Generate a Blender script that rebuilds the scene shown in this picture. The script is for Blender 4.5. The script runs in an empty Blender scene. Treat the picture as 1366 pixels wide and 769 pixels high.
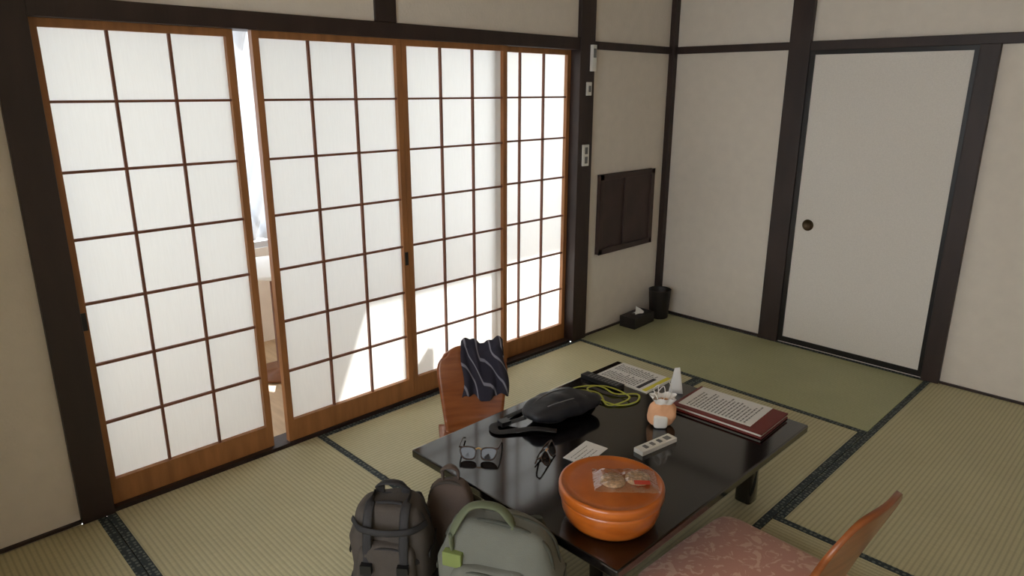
import bpy, bmesh, math, random
from mathutils import Matrix, Vector, noise
random.seed(7)
SC=bpy.context.scene
SC.view_settings.view_transform='Standard'

# ------------------------------------------------------------ materials
MATS={}
def nd(nt,t,**k):
    n=nt.nodes.new(t)
    for a,b in k.items(): setattr(n,a,b)
    return n
def srgb(c):
    return tuple(((x/255)/12.92 if x/255<=.04045 else (((x/255)+.055)/1.055)**2.4) for x in c)
def mat(name,col,rough=.6,metal=0,var=None,bump=None,coat=0,col2=None,sheen=0,spec=.5,coatr=.08):
    """col in sRGB 0-255. var=(scale3,amount,detail) ; bump=(scale3,strength)"""
    m=bpy.data.materials.new(name);m.use_nodes=True;nt=m.node_tree
    b=nt.nodes['Principled BSDF'];L=nt.links.new
    c=srgb(col);b.inputs['Base Color'].default_value=(*c,1)
    b.inputs['Roughness'].default_value=rough;b.inputs['Metallic'].default_value=metal
    b.inputs['Coat Weight'].default_value=coat;b.inputs['Coat Roughness'].default_value=coatr
    b.inputs['Specular IOR Level'].default_value=spec
    if sheen: b.inputs['Sheen Weight'].default_value=sheen
    tc=nd(nt,'ShaderNodeTexCoord')
    if var:
        mp=nd(nt,'ShaderNodeMapping');mp.inputs['Scale'].default_value=var[0]
        L(tc.outputs['Object'],mp.inputs['Vector'])
        n=nd(nt,'ShaderNodeTexNoise');n.inputs['Scale'].default_value=1;n.inputs['Detail'].default_value=5
        L(mp.outputs[0],n.inputs['Vector'])
        r=nd(nt,'ShaderNodeValToRGB')
        k=var[1];c2=srgb(col2) if col2 else tuple(x*(1-k) for x in c)
        r.color_ramp.elements[0].position=.3;r.color_ramp.elements[1].position=.7
        r.color_ramp.elements[0].color=(*c2,1);r.color_ramp.elements[1].color=(*[min(1,x*(1+k*.4)) for x in c],1)
        L(n.outputs['Fac'],r.inputs['Fac']);L(r.outputs[0],b.inputs['Base Color'])
    if bump:
        mp=nd(nt,'ShaderNodeMapping');mp.inputs['Scale'].default_value=bump[0]
        L(tc.outputs['Object'],mp.inputs['Vector'])
        n=nd(nt,'ShaderNodeTexNoise');n.inputs['Scale'].default_value=1;n.inputs['Detail'].default_value=3
        L(mp.outputs[0],n.inputs['Vector'])
        bp=nd(nt,'ShaderNodeBump');bp.inputs['Strength'].default_value=bump[1];bp.inputs['Distance'].default_value=.004
        L(n.outputs['Fac'],bp.inputs['Height']);L(bp.outputs[0],b.inputs['Normal'])
    MATS[name]=m
    return m
def paper_mat(name,col,mixf=.55):
    m=bpy.data.materials.new(name);m.use_nodes=True;nt=m.node_tree;nt.nodes.clear();L=nt.links.new
    o=nd(nt,'ShaderNodeOutputMaterial');mx=nd(nt,'ShaderNodeMixShader');d=nd(nt,'ShaderNodeBsdfDiffuse');t=nd(nt,'ShaderNodeBsdfTranslucent')
    tc=nd(nt,'ShaderNodeTexCoord');mp=nd(nt,'ShaderNodeMapping');mp.inputs['Scale'].default_value=(60,200,14)
    n=nd(nt,'ShaderNodeTexNoise');n.inputs['Scale'].default_value=1;n.inputs['Detail'].default_value=4
    r=nd(nt,'ShaderNodeValToRGB');c=srgb(col)
    r.color_ramp.elements[0].position=.25;r.color_ramp.elements[1].position=.75
    r.color_ramp.elements[0].color=(*[x*.965 for x in c],1);r.color_ramp.elements[1].color=(*c,1)
    L(tc.outputs['Object'],mp.inputs[0]);L(mp.outputs[0],n.inputs['Vector']);L(n.outputs['Fac'],r.inputs[0])
    L(r.outputs[0],d.inputs[0]);L(r.outputs[0],t.inputs[0])
    mx.inputs[0].default_value=mixf
    L(d.outputs[0],mx.inputs[1]);L(t.outputs[0],mx.inputs[2]);L(mx.outputs[0],o.inputs[0])
    MATS[name]=m;return m
def tatami_mat_material(name,col,axis):
    """axis = long axis index; warp ribs run along long axis"""
    m=bpy.data.materials.new(name);m.use_nodes=True;nt=m.node_tree;L=nt.links.new
    b=nt.nodes['Principled BSDF'];b.inputs['Roughness'].default_value=.55
    tc=nd(nt,'ShaderNodeTexCoord')
    w=nd(nt,'ShaderNodeTexWave',wave_type='BANDS',bands_direction='Y' if axis==0 else 'X')
    w.inputs['Scale'].default_value=18;w.inputs['Distortion'].default_value=.15
    L(tc.outputs['Object'],w.inputs['Vector'])
    mp=nd(nt,'ShaderNodeMapping');mp.inputs['Scale'].default_value=(400,25,1) if axis==0 else (25,400,1)
    n=nd(nt,'ShaderNodeTexNoise');n.inputs['Scale'].default_value=1;n.inputs['Detail'].default_value=2
    L(tc.outputs['Object'],mp.inputs[0]);L(mp.outputs[0],n.inputs['Vector'])
    n2=nd(nt,'ShaderNodeTexNoise');n2.inputs['Scale'].default_value=3
    L(tc.outputs['Object'],n2.inputs['Vector'])
    c=srgb(col)
    r=nd(nt,'ShaderNodeValToRGB');r.color_ramp.elements[0].color=(*[x*.82 for x in c],1);r.color_ramp.elements[1].color=(*[x*1.06 for x in c],1)
    r.color_ramp.elements[0].position=.0;r.color_ramp.elements[1].position=.55
    L(w.outputs['Fac'],r.inputs[0])
    mx=nd(nt,'ShaderNodeMix',data_type='RGBA',blend_type='MULTIPLY');mx.inputs[0].default_value=.3
    L(r.outputs[0],mx.inputs[6]);
    r2=nd(nt,'ShaderNodeValToRGB');r2.color_ramp.elements[0].position=.3;r2.color_ramp.elements[1].position=.7
    r2.color_ramp.elements[0].color=(.62,.62,.54,1);r2.color_ramp.elements[1].color=(1.1,1.1,1.1,1)
    L(n.outputs['Fac'],r2.inputs[0]);L(r2.outputs[0],mx.inputs[7])
    mx2=nd(nt,'ShaderNodeMix',data_type='RGBA',blend_type='MULTIPLY');mx2.inputs[0].default_value=.2
    L(mx.outputs[2],mx2.inputs[6]);L(n2.outputs['Fac'],mx2.inputs[7])
    L(mx2.outputs[2],b.inputs['Base Color'])
    bp=nd(nt,'ShaderNodeBump');bp.inputs['Strength'].default_value=.35;bp.inputs['Distance'].default_value=.002
    L(w.outputs['Fac'],bp.inputs['Height']);L(bp.outputs[0],b.inputs['Normal'])
    MATS[name]=m;return m
def pattern_mat(name,c1,c2,scale,thr=.32,rough=.8,feature='F1'):
    m=bpy.data.materials.new(name);m.use_nodes=True;nt=m.node_tree;L=nt.links.new
    b=nt.nodes['Principled BSDF'];b.inputs['Roughness'].default_value=rough
    tc=nd(nt,'ShaderNodeTexCoord');v=nd(nt,'ShaderNodeTexVoronoi');v.inputs['Scale'].default_value=scale
    v.inputs['Randomness'].default_value=.35
    L(tc.outputs['Object'],v.inputs['Vector'])
    r=nd(nt,'ShaderNodeValToRGB');r.color_ramp.elements[0].position=thr;r.color_ramp.elements[1].position=thr+.08
    r.color_ramp.elements[0].color=(*srgb(c2),1);r.color_ramp.elements[1].color=(*srgb(c1),1)
    L(v.outputs['Distance'],r.inputs[0]);L(r.outputs[0],b.inputs['Base Color'])
    MATS[name]=m;return m
def floral_mat(name,c1,c2):
    m=bpy.data.materials.new(name);m.use_nodes=True;nt=m.node_tree;L=nt.links.new
    b=nt.nodes['Principled BSDF'];b.inputs['Roughness'].default_value=.7;b.inputs['Sheen Weight'].default_value=.3
    tc=nd(nt,'ShaderNodeTexCoord');n=nd(nt,'ShaderNodeTexNoise');n.inputs['Scale'].default_value=17;n.inputs['Detail'].default_value=2.5;n.inputs['Distortion'].default_value=2.2
    L(tc.outputs['Object'],n.inputs['Vector'])
    r=nd(nt,'ShaderNodeValToRGB');r.color_ramp.elements[0].position=.52;r.color_ramp.elements[1].position=.58
    r.color_ramp.elements[0].color=(*srgb(c1),1);r.color_ramp.elements[1].color=(*srgb(c2),1)
    L(n.outputs['Fac'],r.inputs[0]);L(r.outputs[0],b.inputs['Base Color'])
    MATS[name]=m;return m
def stripes_mat(name,c1,c2,scale,direction='DIAGONAL',pos=.7):
    m=bpy.data.materials.new(name);m.use_nodes=True;nt=m.node_tree;L=nt.links.new
    b=nt.nodes['Principled BSDF'];b.inputs['Roughness'].default_value=.85
    tc=nd(nt,'ShaderNodeTexCoord');w=nd(nt,'ShaderNodeTexWave',wave_type='BANDS',bands_direction=direction)
    w.inputs['Scale'].default_value=scale;w.inputs['Distortion'].default_value=.3;w.inputs['Detail'].default_value=1
    L(tc.outputs['UV'],w.inputs['Vector'])
    r=nd(nt,'ShaderNodeValToRGB');r.color_ramp.elements[0].position=pos;r.color_ramp.elements[1].position=pos+.04
    r.color_ramp.elements[0].color=(*srgb(c1),1);r.color_ramp.elements[1].color=(*srgb(c2),1)
    L(w.outputs['Fac'],r.inputs[0]);L(r.outputs[0],b.inputs['Base Color'])
    MATS[name]=m;return m
def film_mat(name,tint=(.93,.92,.92),f=.22,rough=.12):
    m=bpy.data.materials.new(name);m.use_nodes=True;nt=m.node_tree;nt.nodes.clear();L=nt.links.new
    o=nd(nt,'ShaderNodeOutputMaterial');mx=nd(nt,'ShaderNodeMixShader');t=nd(nt,'ShaderNodeBsdfTransparent');g=nd(nt,'ShaderNodeBsdfGlossy')
    g.inputs['Roughness'].default_value=rough;t.inputs[0].default_value=(*tint,1)
    mx.inputs[0].default_value=f
    L(t.outputs[0],mx.inputs[1]);L(g.outputs[0],mx.inputs[2]);L(mx.outputs[0],o.inputs[0])
    MATS[name]=m;return m

mat('plaster',(227,218,206),.9,var=((14,14,14),.04),bump=((90,90,90),.25))
mat('fusuma_paper',(228,222,214),.85,var=((160,160,160),.06),bump=((220,220,220),.2))
mat('dark_wood',(50,36,32),.5,var=((12,12,3),.35),bump=((60,60,8),.15))
mat('black_lacquer_frame',(22,19,20),.35)
mat('ceiling_wood',(200,176,142),.6,var=((3,40,3),.3))
mat('cedar',(162,108,62),.5,var=((30,30,4),.25),bump=((80,80,10),.1))
mat('kumiko',(122,74,52),.55,var=((30,30,10),.2))
paper_mat('shoji_paper',(244,247,245),.55)
mat('hatch_wood',(64,48,45),.55,var=((40,6,6),.3))
tatami_mat_material('tatami_x',(206,199,160),0)
tatami_mat_material('tatami_y',(208,201,162),1)
tatami_mat_material('tatami_sheen_green',(187,188,146),0)  # greener base colour stands in for the view-dependent rush sheen
pattern_mat('heri',(46,56,60),(104,112,106),55,.30)
mat('subfloor',(90,75,55),.8)
mat('engawa_floor',(176,150,118),.5,var=((4,30,4),.2))
mat('alu',(200,202,205),.35,metal=.6)
mat('white_plastic',(232,230,224),.4)
mat('grey_plastic',(120,120,120),.5)
mat('black_plastic',(20,20,22),.35)
mat('lacquer',(13,9,10),.10,spec=.55,coat=.5,coatr=.09)
mat('orange_lacquer',(188,100,34),.28,coat=.5,var=((8,8,30),.25),col2=(156,76,22))
mat('cracker',(232,192,150),.8,var=((110,110,110),.6),bump=((200,200,200),.6))
mat('label_red',(190,60,40),.6)
film_mat('film',(.92,.90,.90),.30,.09)
film_mat('lens',(.05,.04,.035),.035,.05)
mat('bronze',(80,66,48),.4,metal=.8)
mat('bin_black',(34,30,30),.5,bump=((60,60,60),.3))
mat('tissue',(240,240,238),.9)
mat('bent_wood',(160,92,46),.35,coat=.3,var=((5,5,40),.25),col2=(132,70,32))
floral_mat('zabuton',(206,146,124),(226,182,158))
mat('bag_brown',(70,63,57),.85,var=((20,20,20),.15),bump=((500,500,500),.3))
mat('bag_brown2',(88,74,66),.85,bump=((500,500,500),.3))
mat('bag_green',(106,107,98),.85,var=((10,10,10),.1),bump=((500,500,500),.3))
mat('bag_green_d',(70,72,64),.8,bump=((400,400,400),.3))
mat('olive_strap',(94,100,76),.8)
mat('olive_tab',(118,130,72),.8)
mat('strap_black',(38,36,37),.75,bump=((300,300,300),.3))
mat('nylon_black',(32,33,38),.55,bump=((25,25,25),.6))
mat('zip',(52,52,54),.4)
mat('pouch_peach',(232,176,134),.85,bump=((120,120,120),.8))
mat('cord_white',(236,232,224),.8)
mat('paper_white',(232,230,226),.8)
mat('paper_news',(214,210,196),.85)
mat('ink',(60,58,60),.8)
mat('ink_light',(130,128,126),.8)
mat('yellow',(222,210,70),.7)
mat('folder_red',(112,32,28),.4)
mat('lanyard',(176,178,70),.7)
mat('glasses_frame',(58,38,28),.25)
mat('brass',(190,150,90),.3,metal=.9)
stripes_mat('scarf',(42,40,54),(136,134,146),2.2,pos=.93)
paper_mat('curtain',(205,208,212),.30)
mat('table_white',(236,234,230),.5)
mat('chair_brown',(120,74,44),.5,var=((20,20,4),.2))

# ------------------------------------------------------------ mesh builder
class B:
    def __init__(s,name,origin=(0,0,0),rz=0,parent=None):
        s.name=name;s.bm=bmesh.new();s.mats=[];s.o=Vector(origin);s.rz=rz;s.parent=parent
        s.uv=s.bm.loops.layers.uv.new('UVMap')
    def mi(s,m):
        if m not in s.mats: s.mats.append(m)
        return s.mats.index(m)
    def faces(s,vs,fs,m,M=None,smooth=False):
        k=s.mi(m);bv=[s.bm.verts.new((M@Vector(v)) if M else v) for v in vs]
        for f in fs:
            try:
                q=s.bm.faces.new([bv[i] for i in f]);q.material_index=k;q.smooth=smooth
            except ValueError: pass
        return bv
    def box(s,x0,x1,y0,y1,z0,z1,m,M=None):
        v=[(x,y,z) for x in (x0,x1) for y in (y0,y1) for z in (z0,z1)]
        s.faces(v,[(0,1,3,2),(4,6,7,5),(0,4,5,1),(2,3,7,6),(0,2,6,4),(1,5,7,3)],m,M)
    def lathe(s,prof,m,c=(0,0,0),n=48,M=None,sq=None):
        vs=[];fs=[]
        for r,z in prof:
            for i in range(n):
                a=2*math.pi*i/n;vs.append((c[0]+r*math.cos(a),c[1]+r*math.sin(a),c[2]+z))
        for j in range(len(prof)-1):
            for i in range(n):
                fs.append((j*n+i,j*n+(i+1)%n,(j+1)*n+(i+1)%n,(j+1)*n+i))
        if prof[0][0]>1e-4: fs.append(tuple(range(n))[::-1])
        if prof[-1][0]>1e-4: fs.append(tuple((len(prof)-1)*n+i for i in range(n)))
        s.faces(vs,fs,m,M,True)
    def tube(s,pts,r,m,n=8,closed=False,flat=1.0,M=None,up=None):
        """swept tube along Catmull-Rom; flat<1 flattens along local 'up' normal"""
        P=[Vector(p) for p in pts];N=len(P);S=[]
        seg=6
        rng=range(N if closed else N-1)
        for i in rng:
            p0=P[(i-1)%N] if (closed or i>0) else P[i]*2-P[i+1]
            p1=P[i];p2=P[(i+1)%N]
            p3=P[(i+2)%N] if (closed or i+2<N) else p2*2-p1
            for k in range(seg):
                t=k/seg
                S.append(.5*((2*p1)+(p2-p0)*t+(2*p0-5*p1+4*p2-p3)*t*t+(3*p1-p0-3*p2+p3)*t**3))
        if not closed: S.append(P[-1])
        vs=[];K=len(S);ref=Vector(up) if up else Vector((0,0,1))
        for i,p in enumerate(S):
            a=S[(i-1)%K] if (closed or i>0) else p;b=S[(i+1)%K] if (closed or i<K-1) else p
            T=(b-a).normalized()
            if abs(T.dot(ref))>.97: rr=Vector((1,0.2,0))
            else: rr=ref
            X=T.cross(rr).normalized();Y=X.cross(T).normalized()
            for j in range(n):
                an=2*math.pi*j/n
                vs.append(p+X*(r*math.cos(an))+Y*(r*flat*math.sin(an)))
        fs=[]
        for i in range(K if closed else K-1):
            for j in range(n):
                a=i*n+j;b=i*n+(j+1)%n;i2=(i+1)%K
                fs.append((a,b,i2*n+(j+1)%n,i2*n+j))
        if not closed:
            fs.append(tuple(range(n))[::-1]);fs.append(tuple((K-1)*n+j for j in range(n)))
        s.faces(vs,fs,m,M,True)
    def sq(s,c,size,m,e1=.5,e2=.5,nu=40,nv=24,M=None,fn=None,wr=0,ws=12):
        """superquadric; e small -> boxy; fn deforms local point; wr wrinkle"""
        def p(v,e): return math.copysign(abs(v)**e,v)
        vs=[];fs=[]
        for j in range(nv+1):
            ph=-math.pi/2+math.pi*j/nv
            for i in range(nu):
                th=2*math.pi*i/nu
                q=Vector((size[0]*p(math.cos(ph),e1)*p(math.cos(th),e2),size[1]*p(math.cos(ph),e1)*p(math.sin(th),e2),size[2]*p(math.sin(ph),e1)))
                if fn: q=Vector(fn(q))
                q=q+Vector(c)
                if wr:
                    q=q+(q-Vector(c)).normalized()*wr*noise.noise(q*ws)
                    q.z=max(q.z,c[2]-size[2])
                vs.append(q)
        for j in range(nv):
            for i in range(nu):
                fs.append((j*nu+i,j*nu+(i+1)%nu,(j+1)*nu+(i+1)%nu,(j+1)*nu+i))
        s.faces(vs,fs,m,M,True)
    def grid(s,fn,nu,nv,m,M=None,thick=0):
        k=s.mi(m);vv=[[s.bm.verts.new((M@Vector(fn(i/nu,j/nv))) if M else fn(i/nu,j/nv)) for i in range(nu+1)] for j in range(nv+1)]
        for j in range(nv):
            for i in range(nu):
                q=s.bm.faces.new((vv[j][i],vv[j][i+1],vv[j+1][i+1],vv[j+1][i]));q.material_index=k;q.smooth=True
                for l,(a,b) in zip(q.loops,((i,j),(i+1,j),(i+1,j+1),(i,j+1))): l[s.uv].uv=(a/nu,b/nv)
    def done(s,bevel=0,solid=0,sub=0,weld=True):
        if weld: bmesh.ops.remove_doubles(s.bm,verts=s.bm.verts,dist=1e-6)
        if solid==0: bmesh.ops.recalc_face_normals(s.bm,faces=s.bm.faces)
        me=bpy.data.meshes.new(s.name);s.bm.to_mesh(me);s.bm.free()
        for m in s.mats: me.materials.append(MATS[m])
        ob=bpy.data.objects.new(s.name,me);SC.collection.objects.link(ob)
        ob.location=s.o;ob.rotation_euler=(0,0,s.rz)
        if s.parent: ob.parent=s.parent
        if solid:
            md=ob.modifiers.new('solid','SOLIDIFY');md.thickness=solid;md.offset=0
        if bevel:
            md=ob.modifiers.new('bevel','BEVEL');md.width=bevel;md.segments=2;md.limit_method='ANGLE';md.angle_limit=math.radians(50)
        if sub:
            md=ob.modifiers.new('sub','SUBSURF');md.levels=sub;md.render_levels=sub
        return ob
def box(name,x0,x1,y0,y1,z0,z1,m,bevel=0):
    b=B(name);b.box(x0,x1,y0,y1,z0,z1,m);return b.done(bevel)
def empty(name,loc,rz=0):
    e=bpy.data.objects.new(name,None);SC.collection.objects.link(e);e.location=loc;e.rotation_euler=(0,0,rz);e.empty_display_size=.1;return e

# ------------------------------------------------------------ room shell
XR=3.65;YN=-5.5;ZC=2.45
box('floor',0,XR,YN,0,-.08,-.03,'subfloor')
b=B('wall_left')
b.box(-.1,0,YN,-3.72,-.03,ZC,'plaster')
b.box(-.1,0,-.84,0,-.03,ZC,'plaster')
b.box(-.1,0,-3.61,-.97,1.825,ZC,'plaster')
b.done()
box('wall_back',-.1,XR+.1,0,.1,-.03,ZC,'plaster')
box('wall_right',XR,XR+.1,YN,0,-.03,ZC,'plaster')
WX0,WX1,WZ0,WZ1=.95,3.3,.45,2.2
b=B('wall_front')
b.box(-.1,WX0,YN-.1,YN,-.03,ZC,'plaster');b.box(WX1,XR+.1,YN-.1,YN,-.03,ZC,'plaster')
b.box(WX0,WX1,YN-.1,YN,-.03,WZ0,'plaster');b.box(WX0,WX1,YN-.1,YN,WZ1,ZC,'plaster')
b.done()
box('light_block_box',.001,.85,YN+.001,-4.26,-.029,ZC-.031,'plaster')  # unseen box added to keep window light off the left wall
box('trim_13',.851,.875,-4.30,-4.21,0,ZC-.03,'dark_wood',.003)  # wood edge of the added shading box
b=B('fill_window')  # unseen window behind the camera, added and sized for fill daylight
for x in (WX0,(WX0+WX1)/2-.02,WX1-.04): b.box(x,x+.04,YN-.07,YN-.03,WZ0,WZ1,'alu')
b.box(WX0,WX1,YN-.07,YN-.03,WZ0,WZ0+.04,'alu');b.box(WX0,WX1,YN-.07,YN-.03,WZ1-.04,WZ1,'alu')
b.done()
b=B('ceiling')
b.box(-.1,XR+.1,YN-.1,.1,ZC,ZC+.05,'ceiling_wood')
for i in range(9): b.box(-.0,XR,YN+.3+i*.6,YN+.33+i*.6,ZC-.03,ZC,'dark_wood')
b.done()
# posts and beams
T=[(-.1,.025,-3.72,-3.61,0,ZC),(-.1,.025,-.97,-.84,0,ZC),(-.1,.02,-3.61,-.97,1.76,1.825),(-.0,.015,-2.33,-2.22,1.825,ZC),
   (0,.018,-.84,-.04,1.768,1.812),(0,.02,-4.25,-3.72,1.76,1.825),
   (0,.04,-.045,0,0,ZC),
   (.80,.925,-.03,0,0,ZC),(1.757,1.845,-.03,0,0,1.765),(.04,.80,-.02,0,1.768,1.812),(.925,XR,-.025,0,1.762,1.812)]
for i,t in enumerate(T): box('trim_%d'%(i+1),*t,'dark_wood',.003)
box('baseboard_back',.04,.80,-.012,0,0,.012,'dark_wood')
box('baseboard_back_right',1.845,XR,-.012,0,0,.012,'dark_wood')
b=B('baseboard_left');b.box(0,.012,-4.25,-3.72,0,.012,'dark_wood');b.box(0,.012,-.84,-.045,0,.012,'dark_wood');b.done()
box('trim_12',-.1,.005,-3.61,-.97,-.03,.012,'dark_wood')

# ------------------------------------------------------------ tatami
def tatami(x0,x1,y0,y1,axis,m):
    cx,cy=(x0+x1)/2,(y0+y1)/2
    b=B('tatami_mat',(cx,cy,0));g=.0015;w=.03
    X,Y=(x1-x0)/2-g,(y1-y0)/2-g
    b.box(-X,X,-Y,Y,-.03,-.0012,m)
    if axis==0:
        b.box(-X,X,-Y,-Y+w,-.029,.0,'heri');b.box(-X,X,Y-w,Y,-.029,.0,'heri')
    else:
        b.box(-X,-X+w,-Y,Y,-.029,.0,'heri');b.box(X-w,X,-Y,Y,-.029,.0,'heri')
    b.done(weld=False)
XA=1.777
tatami(.012,XA,-.915,-.0,0,'tatami_sheen_green')
tatami(.012,.895,-2.73,-.915,1,'tatami_y')
tatami(.895,XA,-2.73,-.915,1,'tatami_y')
tatami(.012,XA,-3.64,-2.73,0,'tatami_x')
tatami(.012,XA,-4.25,-3.64,0,'tatami_x')
tatami(.877,XA,-5.5,-4.25,0,'tatami_x')
tatami(XA,2.69,-1.83,0,1,'tatami_y')
tatami(2.69,XR,-1.83,0,1,'tatami_y')
tatami(XA,XR,-2.75,-1.83,0,'tatami_x')
tatami(XA,XR,-3.66,-2.75,0,'tatami_x')
tatami(XA,XR,-4.57,-3.66,0,'tatami_x')
tatami(XA,XR,-5.5,-4.57,0,'tatami_x')

# ------------------------------------------------------------ shoji
def shoji(y0,y1,x,hand=None):
    """x = room-side face"""
    b=B('shoji_screen');d=.03;st=.028
    z0,z1=.012,1.76
    b.box(x-d,x,y0,y0+st,z0,z1,'cedar');b.box(x-d,x,y1-st,y1,z0,z1,'cedar')
    b.box(x-d,x,y0+st,y1-st,z0,.112,'cedar');b.box(x-d,x,y0+st,y1-st,1.733,z1,'cedar')
    a0,a1,c0,c1=y0+st,y1-st,.112,1.733
    for i in (1,2):
        y=a0+(a1-a0)*i/3;b.box(x-.020,x-.006,y-.0045,y+.0045,c0,c1,'kumiko')
    for i in range(1,7):
        z=c0+(c1-c0)*i/7;b.box(x-.0195,x-.0065,a0,a1,z-.0045,z+.0045,'kumiko')
    b.faces([(x-.022,a0-.005,c0-.005),(x-.022,a1+.005,c0-.005),(x-.022,a1+.005,c1+.005),(x-.022,a0-.005,c1+.005)],[(0,1,2,3)],'shoji_paper')
    if hand:
        b.box(x-.001,x+.003,hand-.009,hand+.009,.715,.78,'black_plastic')
    return b.done()
shoji(-3.609,-2.950,-.022,-3.595)
shoji(-2.885,-2.19,-.005,-2.204)
shoji(-2.188,-1.52,-.005)
shoji(-1.590,-.972,-.045)

# ------------------------------------------------------------ fusuma door
b=B('door_1')
yb=-.001
b.box(.925,.955,-.02,yb,.012,1.762,'black_lacquer_frame');b.box(1.735,1.757,-.02,yb,.012,1.762,'black_lacquer_frame')
b.box(.955,1.735,-.02,yb,.012,.045,'black_lacquer_frame');b.box(.955,1.735,-.02,yb,1.738,1.762,'black_lacquer_frame')
b.box(.955,1.735,-.014,yb,.045,1.738,'fusuma_paper')
M=Matrix.Translation((1.029,-.014,.768))@Matrix.Rotation(math.radians(90),4,'X')
b.lathe([(.033,0),(.034,.003),(.030,.006),(.026,.004),(.024,.001),(.0001,.001)],'bronze',M=M,n=32)
b.done()

# wall hatch
b=B('wall_hatch')
y0,y1,z0,z1=-.745,-.165,.53,1.035
b.box(0,.03,y0,y1,z0,z0+.035,'hatch_wood');b.box(0,.03,y0,y1,z1-.035,z1,'hatch_wood')
b.box(0,.03,y0,y0+.035,z0,z1,'hatch_wood');b.box(0,.03,y1-.035,y1,z0,z1,'hatch_wood')
b.box(0,.014,y0+.03,-.47,z0+.03,z1-.03,'hatch_wood');b.box(0,.02,-.475,y1-.03,z0+.03,z1-.03,'hatch_wood')
b.box(0,.026,-.49,-.465,z0+.03,z1-.03,'hatch_wood')
b.done(.002)
# switches on the post
b=B('thermostat');b.box(.025,.045,-.885,-.85,1.645,1.79,'white_plastic');b.box(.045,.047,-.88,-.855,1.72,1.77,'grey_plastic');b.done(.003)
b=B('light_switch');b.box(.025,.037,-.915,-.875,1.51,1.585,'white_plastic');b.box(.037,.041,-.905,-.885,1.53,1.565,'grey_plastic');b.done(.002)
b=B('light_switch');b.box(.025,.037,-.935,-.88,1.105,1.23,'white_plastic');b.box(.037,.041,-.92,-.895,1.12,1.16,'grey_plastic');b.box(.037,.041,-.92,-.895,1.175,1.215,'grey_plastic');b.done(.002)

# ------------------------------------------------------------ engawa (sun porch)
EX=-1.35
box('floor_engawa',EX-.1,-.1,-4.6,.6,-.06,-.005,'engawa_floor')
box('ceiling_engawa',EX-.1,-.1,-4.6,.6,2.3,2.35,'plaster')
b=B('wall_engawa')
b.box(EX-.08,EX,-4.6,.6,-.03,.6,'plaster');b.box(EX-.08,EX,-4.6,.6,2.0,2.3,'plaster')
b.box(EX-.08,EX,-4.6,-4.4,.6,2.0,'plaster');b.box(EX-.08,EX,.3,.6,.6,2.0,'plaster')
b.box(EX-.08,-.1,-4.7,-4.6,-.03,2.3,'plaster');b.box(EX-.08,-.1,.6,.7,-.03,2.3,'plaster')
b.done()
b=B('window_2')
b.box(EX-.07,EX-.01,-4.4,.3,.6,.64,'alu');b.box(EX-.07,EX-.01,-4.4,.3,1.96,2.0,'alu')
for y in (-4.4,-2.9,-1.40,.25): b.box(EX-.06,EX-.02,y,y+.05,.64,1.96,'alu')
for z in (.95,1.05): b.box(EX-.16,EX-.14,-4.4,.3,z,z+.02,'alu')
b.done()
b=B('curtain')
def cf(u,v):
    z=.68+v*1.28
    yr=-1.62-.55*max(0,(1-v))**1.0*1.0
    y=-3.45+(yr+3.45)*u
    return (EX+.09+.045*math.sin(u*95)+.01*math.sin(u*23),y,z)
b.grid(cf,260,10,'curtain');b.done(weld=False)
e=empty('side_table',(-.8,-2.52,0))
b=B('table_top',parent=e);b.lathe([(.24,.60),(.25,.605),(.25,.62),(.24,.625),(.0001,.625)],'table_white');b.done()
b=B('table_legs',parent=e);b.lathe([(.15,0),(.15,.015),(.02,.03),(.02,.60)],'chair_brown');b.done()
b=B('armchair',(-.75,-2.02,0),.3)
b.box(-.25,.25,-.22,.25,.36,.42,'chair_brown');
for sx in (-.25,.21):
    for sy in (-.22,.21): b.box(sx,sx+.04,sy,sy+.04,-.005,.42 if sy<0 else .8,'chair_brown')
b.box(-.25,.25,.21,.25,.5,.8,'chair_brown');b.done(.004)

# ------------------------------------------------------------ tissue box and waste bin
b=B('tissue_box',(.095,-.37,0),.05)
b.box(-.06,.06,-.125,.115,.001,.075,'bin_black');b.box(-.02,.02,-.06,.06,.075,.077,'black_plastic')
def tf(u,v):
    return ((u-.5)*.05*(1-v*.3)+.01*math.sin(v*5+u*4),(v-.5)*.07+.01*math.sin(u*9),.076+.045*math.sin(u*math.pi)*math.sin(v*math.pi)+.008*noise.noise(Vector((u*4,v*4,0))))
b.grid(tf,12,12,'tissue');b.done(.004)
b=B('waste_bin',(.115,-.145,0))
b.lathe([(.060,.001),(.064,.004),(.076,.20),(.078,.205),(.074,.205),(.071,.198),(.060,.012),(.0001,.012)],'bin_black',n=48);b.done()

# ------------------------------------------------------------ low table
x0,x1,y0,y1,zt=.902,1.798,-2.868,-1.683,.33
b=B('low_table')
b.box(x0,x1,y0,y1,zt-.03,zt,'lacquer')
b.box(x0+.06,x1-.06,y0+.06,y1-.06,zt-.055,zt-.03,'lacquer')
for lx in (x0+.15,x1-.15):
    for ly in (y0+.14,y1-.14):
        vs=[];n=16
        prof=[(.030,.001),(.034,.008),(.034,.05),(.032,.12),(.034,.2),(.040,.255),(.045,.275)]
        pr=[]
        for r,z in prof:
            pr.append([(lx+r*math.copysign(abs(math.cos(a))**.4,math.cos(a)),ly+r*math.copysign(abs(math.sin(a))**.4,math.sin(a)),z) for a in [2*math.pi*i/n+.01 for i in range(n)]])
        vs=[p for q in pr for p in q]
        fs=[(j*n+i,j*n+(i+1)%n,(j+1)*n+(i+1)%n,(j+1)*n+i) for j in range(len(pr)-1) for i in range(n)]+[tuple(range(n))]
        b.faces(vs,fs,'lacquer',None,True)
    b.box(lx-.02,lx+.02,y0+.15,y1-.15,.22,.275,'lacquer')
b.done(.005)

ZT=zt+.0005
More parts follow.
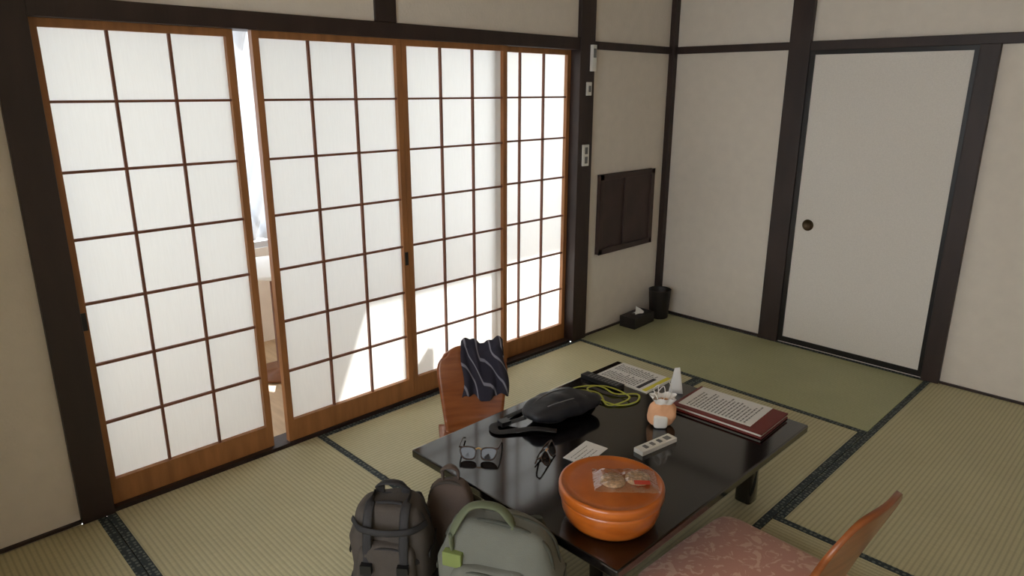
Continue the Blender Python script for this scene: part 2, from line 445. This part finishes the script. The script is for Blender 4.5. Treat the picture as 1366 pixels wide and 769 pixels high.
# lidded round bowl
b=B('wooden_lidded_bowl',(1.635,-2.69,ZT))
b.lathe([(.112,0),(.120,.004),(.134,.02),(.143,.045),(.147,.075),(.147,.084),(.143,.086)],'orange_lacquer',n=72)
b.lathe([(.143,.086),(.150,.087),(.1535,.091),(.154,.112),(.152,.118),(.147,.1205),(.143,.1195),(.140,.1175),(.12,.1185),(.06,.1205),(.0001,.121)],'orange_lacquer',n=72)
b.done()
e=empty('packaged_crackers',(1.665,-2.665,ZT+.1215),.75)
b=B('crackers',parent=e)
for cx,cy,rz in ((-.036,-.006,0),(.037,.008,.001)):
    b.lathe([(.030,.001),(.036,.004),(.0355,.011),(.028,.014),(.0001,.0125)],'cracker',c=(cx,cy,rz),n=28)
b.done()
b=B('wrapper',parent=e)
def wf(u,v):
    x=(u-.5)*.185;y=(v-.5)*.12
    edge=min(u,1-u,v,1-v)
    return (x,y,.003+.016*min(1,edge*6)+.007*noise.noise(Vector((x*50,y*50,3))))
b.grid(wf,44,32,'film')
b.faces([(.02,-.052,.0245),(.065,-.052,.0245),(.065,-.030,.0245),(.02,-.030,.0245)],[(0,1,2,3)],'label_red');b.done(weld=False)

# sling bag
e=empty('sling_bag',(1.085,-2.30,ZT+.001),math.radians(78))
b=B('body',parent=e)
def sb(q):
    x,y,z=q
    z=z*(1-.35*(x/.17)**2)+.0
    y=y-(.03*(x/.17)**2)
    return (x,y,z)
b.sq((0,0,.046),(.165,.080,.046),'nylon_black',.75,.8,wr=.012,ws=18,fn=sb,nu=60,nv=30)
b.sq((-.01,-.040,.049),(.11,.045,.034),'nylon_black',.7,.7,wr=.006,ws=25)
b.tube([(-.14,.0,.066),(-.07,.015,.088),(0,.02,.095),(.07,.015,.088),(.14,0,.066)],.004,'zip',flat=.5)
b.tube([(-.09,-.050,.079),(0,-.055,.086),(.09,-.050,.078)],.003,'grey_plastic',flat=.5)
b.done()
b=B('strap',parent=e)
b.tube([(-.15,0,.03),(-.20,.03,.012),(-.26,.05,.006),(-.28,-.0,.006),(-.22,-.03,.008),(-.15,-.06,.010),(-.09,-.11,.006)],.017,'strap_black',flat=.2)
b.tube([(.15,0,.03),(.19,.03,.02),(.17,.09,.006),(.05,.12,.006),(-.1,.10,.006),(-.2,.07,.012)],.013,'strap_black',flat=.22)
b.box(-.245,-.205,.02,.055,.004,.022,'black_plastic')
b.done()

# sunglasses
def glasses(loc,rz,fold):
    b=B('sunglasses',loc,rz)
    A=math.radians(62)
    def se(v,e=.72): return math.copysign(abs(v)**e,v)
    for sg in (-1,1):
        sx=sg*.035
        def P(a,r,rv):
            s_=se(math.sin(a));w=r*(1+.14*s_)
            return (sx+w*se(math.cos(a))+sg*.003*s_,rv*s_*math.cos(A),.022+rv*s_*math.sin(A))
        n=28
        vs=[(sx,.001,.0225)]+[P(2*math.pi*i/n,.0255,.0205) for i in range(n)]
        b.faces(vs,[(0,i+1,(i+1)%n+1) for i in range(n)],'lens')
        b.tube([P(2*math.pi*i/18,.026,.021) for i in range(18)],.0027,'glasses_frame',closed=True,n=6)
        # end piece and temple
        hx=sg*.066
        b.tube([(sg*.060,.009,.038),(hx,.012,.038)],.0035,'glasses_frame',n=6)
        if fold: b.tube([(hx,.012,.037),(sg*.058,.024,.030),(0,.034,.016),(-sg*.05,.032,.006)],.0028,'glasses_frame',n=6)
        else: b.tube([(hx,.012,.037),(sg*.069,.04,.034),(sg*.070,.10,.022),(sg*.067,.135,.006)],.0028,'glasses_frame',n=6)
    b.tube([(-.010,.007,.034),(0,.009,.037),(.010,.007,.034)],.0026,'brass',n=6)
    b.done(weld=False)
glasses((1.115,-2.745,ZT),math.radians(40),False)
glasses((1.285,-2.575,ZT),math.radians(115),True)

def textlines(b,x0,x1,y0,y1,z,rows,m='ink',h=.35,along='y',gap=.2):
    """rows of short dashes; lines run along y"""
    for r in range(rows):
        xa=x0+(x1-x0)*(r+.5)/rows;w=(x1-x0)/rows*h/2
        y=y0;end=y1-(random.random()*.35*(y1-y0))
        while y<end:
            l=random.uniform(.006,.02)
            if y+l>y1: break
            b.faces([(xa-w,y,z),(xa+w,y,z),(xa+w,y+l,z),(xa-w,y+l,z)],[(0,1,2,3)],m)
            y+=l+random.uniform(.002,.005)
# card
b=B('paper_card',(1.345,-2.45,ZT),math.radians(8))
b.box(-.045,.045,-.075,.075,0,.0012,'paper_white');textlines(b,-.03,.03,-.06,.05,.0016,4,'ink_light',.2);b.done()
# white remote
b=B('remote_control',(1.488,-2.237,ZT),math.radians(-8))
b.box(-.021,.021,-.088,.088,0,.016,'white_plastic')
for i in range(3): b.box(-.01,.01,-.06+i*.035,-.045+i*.035,.016,.0185,'grey_plastic')
b.box(-.012,.012,.045,.072,.016,.0165,'grey_plastic')
b.done(.004)
# black tv remote
b=B('tv_remote',(1.01,-1.935,ZT),math.radians(90))
b.box(-.024,.024,-.10,.10,0,.018,'black_plastic')
for i in range(9):
    for j in range(3): b.box(-.016+j*.012,-.008+j*.012,-.085+i*.018,-.077+i*.018,.018,.020,'grey_plastic')
b.done(.004)
# newspaper / leaflet
b=B('leaflet',(1.075,-1.79,ZT),0)
b.box(-.135,.135,-.10,.10,0,.004,'paper_news');b.box(-.13,.128,-.095,.097,.004,.0055,'paper_white')
textlines(b,-.12,.06,-.085,.0,.006,14,'ink_light',.5);textlines(b,-.12,.08,.01,.085,.006,16,'ink_light',.5)
b.box(.105,.125,-.095,.095,.0055,.0065,'yellow');b.box(.07,.088,-.09,.04,.0055,.0062,'ink');b.done()
# red folder with menu sheet
b=B('document_folder',(1.538,-1.81,ZT),math.radians(2))
b.box(-.185,.185,-.118,.118,0,.006,'folder_red');b.box(-.18,.18,-.112,.114,.006,.016,'paper_news');b.box(-.185,.185,-.118,.118,.016,.021,'folder_red')
b.done(.002)
b=B('menu_sheet',(1.515,-1.80,ZT+.0213),math.radians(3))
b.box(-.148,.148,-.103,.103,0,.0012,'paper_white')
textlines(b,-.125,.125,-.09,.085,.0016,17,'ink_light',.42);b.done()
# lanyard
b=B('lanyard',(0,0,ZT+.001))
pts=[(.97,-2.08,.004),(1.0,-2.01,.006),(1.06,-1.995,.014),(1.13,-2.0,.008),(1.19,-1.93,.004),(1.23,-1.99,.004),(1.20,-2.07,.004),(1.12,-2.09,.010),(1.05,-2.06,.006),(1.01,-2.03,.006),(1.06,-1.99,.018),(1.14,-1.975,.014),(1.20,-2.0,.010),(1.17,-2.10,.004),(1.08,-2.05,.012)]
b.tube(pts,.0045,'lanyard',closed=True,n=6,flat=.5);b.done()
# pouch with cords
e=empty('drawstring_pouch',(1.405,-2.075,ZT),math.radians(45))
b=B('body',parent=e)
def pf(q):
    x,y,z=q;t=(z+.05)/.1
    k=1-.30*max(0,t-.6)/.4
    return (x*k,y*k,z)
b.sq((0,0,.048),(.054,.038,.048),'pouch_peach',.6,.8,fn=pf,wr=.010,ws=30)
b.sq((-.012,-.030,.026),(.026,.014,.025),'cord_white',.4,.5)
def ruff(u,v):
    a=u*2*math.pi;r=.026+.012*v+.007*math.sin(a*7)*v
    return (r*1.2*math.cos(a),r*math.sin(a),.088+.028*v+.004*math.sin(a*3))
b.grid(ruff,70,6,'cord_white')
b.sq((0,0,.094),(.026,.019,.010),'pouch_peach',.9,.9)
b.done(weld=False)
b=B('cords',parent=e)
for a,k in ((.2,1.0),(2.6,.8),(4.4,.9)):
    c,s_=math.cos(a),math.sin(a)
    b.tube([(.02*c,.016*s_,.095),(.034*c-.01*s_,.03*s_,.135),(.020*c,.02*s_,.10+.07*k),(.030*c+.02*s_,.028*s_+.01,.13),(.018*c+.012*s_,.016*s_,.095)],.0017,'cord_white',n=5)
b.done()
# standing folded card
b=B('folded_card',(1.29,-1.80,ZT),math.radians(-20))
b.grid(lambda u,v:((-.018*(1-v*.9))*(1 if u<.5 else -1)*abs(u-.5)*2 ,(u-.5)*.048*(1-.5*v),v*.115),6,6,'paper_white');b.done(solid=.0015,weld=False)

# ------------------------------------------------------------ zaisu (legless chairs)
def zaisu(loc,rz,lean=18,H=.40,W=.21):
    """local: faces +x, backrest at x=0"""
    e=empty('zaisu_chair',loc,rz)
    b=B('seat',parent=e)
    def st(u,v):
        a=(v-.5)*2
        w=W*(1-.08*u)
        x=.01+u*.42;y=a*w
        if u>.8: x-= .05*(a*a)*(u-.8)/.2
        return (x,y,.012+.004*a*a)
    b.grid(st,16,16,'bent_wood');b.done(solid=.014,weld=False)
    b=B('backrest',parent=e)
    tl=math.tan(math.radians(lean))
    def bk(u,v):
        a=(u-.5)*2
        w=W*(.80+.20*min(1,v*1.4)) if v<.8 else W*math.sqrt(max(0,1-((v-.8)/.2)**2*.45))
        z=.012+v*(H-.012)-.035*a**4*(v>.0)*v
        x=.02-max(0,v)**1.15*H*tl+.035*(1-math.cos(a*1.2))
        if v<.12: x+=.05*(1-v/.12)**2
        return (x,a*w,z)
    b.grid(bk,20,24,'bent_wood');b.done(solid=.016,weld=False)
    return e
c1=zaisu((.44,-2.175,0),math.radians(-38),14,.385,.165)
# draped striped cloth
b=B('striped_scarf',parent=c1)
def sc(u,v):
    # v: 0 front bottom ->1 back bottom
    y=u*.18 -.04+.01*math.sin(v*9)
    fr=.60
    fold=.013*math.sin(u*15+v*4)+.010*noise.noise(Vector((u*6,v*6,1)))
    if v<fr:
        t=v/fr;z=.165+t*.22;x=.02-(z/.385)**1.15*.385*math.tan(math.radians(14))+.036+fold*(1.2-t*.5)
    elif v<fr+.12:
        t=(v-fr)/.12;z=.385+.028*math.sin(t*math.pi)
        x=-.040-.05*t
    else:
        t=(v-fr-.12)/(.88-fr);z=.385-t*.16;x=-.10+fold+t*.02
    return (x+.012,y+(.02*(1-v) if u>.5 else -.012*(1-v)),z+.012*math.sin(u*9)+.006*math.sin(u*23))
b.grid(sc,40,60,'scarf');b.done(solid=.006,weld=False)
c2=zaisu((2.125,-2.30,0),math.radians(180-6),17,.49,.20)
# zabuton
b=B('floor_cushion',(1.900,-2.325,.021),math.radians(-3))
def zf(q):
    x,y,z=q
    r=min(1,max(abs(x)/.25,abs(y)/.275));return (x,y,z*(1-.35*r**3)+.0)
b.sq((0,0,.034),(.245,.275,.034),'zabuton',.75,.22,nu=64,nv=20,fn=zf,wr=.006,ws=9)
b.done()

# ------------------------------------------------------------ backpacks
def backpack(name,loc,rz,W,D,H,m,m2,handle='strap_black',pocket=True,straps=False,back=True,e1=.42,big=False):
    e=empty(name,loc,rz)
    b=B('body',parent=e)
    def bf(q):
        x,y,z=q;t=(z+H/2)/H
        k=1-.16*max(0,t-.6)/.4
        return (x*k,y*(1-.25*max(0,t-.5)/.5),z)
    b.sq((0,0,H/2),(W/2,D/2,H/2),m,e1,.5,nu=72,nv=44,fn=bf,wr=.020,ws=9)
    if pocket:
        b.sq((0,-D*.40,H*.42),(W*.36,D*.22,H*.34),m,.45,.5,nu=48,nv=30,wr=.014,ws=14)
        z=H*.70
        b.tube([(-W*.33,-D*.45,H*.30),(-W*.31,-D*.54,H*.60),(-W*.2,-D*.54,z),(0,-D*.56,z+.01),(W*.2,-D*.54,z),(W*.31,-D*.54,H*.60),(W*.33,-D*.45,H*.30)],.005,m2,flat=.6)
        b.tube([(-W*.3,-D*.60,H*.50),(0,-D*.66,H*.51),(W*.3,-D*.60,H*.50)],.004,m2,flat=.6)
        b.box(W*.28,W*.31,-D*.66,-D*.60,H*.44,H*.50,'zip')
    b.tube([(-W*.48,-D*.12,H*.35),(-W*.46,-D*.14,H*.7),(-W*.36,-D*.15,H*.93),(0,-D*.16,H*1.0),(W*.36,-D*.15,H*.93),(W*.46,-D*.14,H*.7),(W*.48,-D*.12,H*.35)],.007,m2,flat=.6)
    b.tube([(-W*.49,D*.12,H*.35),(-W*.47,D*.12,H*.7),(-W*.37,D*.12,H*.93),(0,D*.12,H*1.0),(W*.37,D*.12,H*.93),(W*.47,D*.12,H*.7),(W*.49,D*.12,H*.35)],.006,m2,flat=.6)
    # side bottle pockets
    for s in (-1,1): b.sq((s*W*.46,0,H*.22),(W*.07,D*.36,H*.2),m2,.5,.5,nu=28,nv=18,wr=.006,ws=20)
    b.done()
    b=B('handle',parent=e)
    if big:
        b.tube([(-W*.34,-D*.34,H*.80),(-W*.33,-D*.38,H*.93),(-W*.22,-D*.2,H+.035),(-W*.02,-D*.1,H+.040),(W*.10,-D*.12,H+.01),(W*.12,-D*.1,H*.95)],.017,handle,flat=.4,up=(0,0,1))
        b.box(-W*.40,-W*.24,-D*.50,-D*.36,H*.70,H*.80,'olive_tab')
    else:
        b.tube([(-W*.16,D*.18,H*.97),(-W*.15,D*.10,H+.03),(0,D*.04,H+.045),(W*.15,D*.10,H+.03),(W*.16,D*.18,H*.97)],.015,handle,flat=.35,up=(0,0,1))
    b.done(.004 if big else 0)
    b=B('straps',parent=e)
    for s in (-1,1):
        if back: b.tube([(s*W*.2,D*.42,H*.93),(s*W*.24,D*.50,H*.8),(s*W*.27,D*.50,H*.45),(s*W*.3,D*.45,H*.12)],.026,m2,flat=.3,up=(0,1,0))
        b.tube([(s*W*.49,-D*.3,H*.62),(s*W*.51,0,H*.64),(s*W*.49,D*.3,H*.66)],.010,m2,flat=.25,up=(s,0,0))
        if straps:
            b.tube([(s*W*.22,D*.1,H*1.0),(s*W*.22,-D*.3,H*.98),(s*W*.22,-D*.52,H*.80),(s*W*.22,-D*.62,H*.45),(s*W*.22,-D*.5,H*.1)],.014,'strap_black',flat=.25,up=(0,-1,.2))
            b.box(s*W*.22-.016,s*W*.22+.016,-D*.72,-D*.6,H*.55,H*.62,'black_plastic')
    if straps:
        for zz in (.86,.60): b.tube([(-W*.46,-D*.2,H*zz),(-W*.3,-D*.5,H*zz),(0,-D*.6,H*zz),(W*.3,-D*.5,H*zz),(W*.46,-D*.2,H*zz)],.010,'strap_black',flat=.25,up=(0,-1,.2))
    b.done()
    return e
backpack('backpack',(1.515,-3.02,.001),math.radians(26),.35,.17,.43,'bag_green','bag_green_d','olive_strap',big=True)
backpack('backpack',(1.195,-3.155,.001),math.radians(40),.24,.16,.405,'bag_brown','strap_black','strap_black',True,True,True,.32)
backpack('daypack',(1.218,-2.955,.001),math.radians(40),.15,.08,.385,'bag_brown2','bag_brown','bag_brown2',False,False,False)

# ------------------------------------------------------------ lighting
w=bpy.data.worlds.new('World');SC.world=w;w.use_nodes=True
bg=w.node_tree.nodes['Background'];bg.inputs[0].default_value=(.92,.96,1,1);bg.inputs[1].default_value=5.2
sd=Vector((1,-.6,-1.02)).normalized()
l=bpy.data.lights.new('sun','SUN');l.energy=9;l.angle=math.radians(1.0);l.color=(1,.96,.90)
o=bpy.data.objects.new('sun',l);SC.collection.objects.link(o);o.rotation_euler=sd.to_track_quat('-Z','Y').to_euler();o.location=(-4,0,5)
# ------------------------------------------------------------ camera
cd=bpy.data.cameras.new('camera');co=bpy.data.objects.new('camera',cd);SC.collection.objects.link(co)
F=Vector((-.6836,.6752,-.2772)).normalized();R=Vector((.702,.7121,.0035));R=(R-F*R.dot(F)).normalized();U=R.cross(F)
co.matrix_world=Matrix(((R.x,U.x,-F.x,2.698),(R.y,U.y,-F.y,-4.150),(R.z,U.z,-F.z,1.55),(0,0,0,1)))
cd.sensor_fit='HORIZONTAL';cd.sensor_width=36;cd.lens=924.8/1366*36;cd.clip_start=.05
SC.camera=co
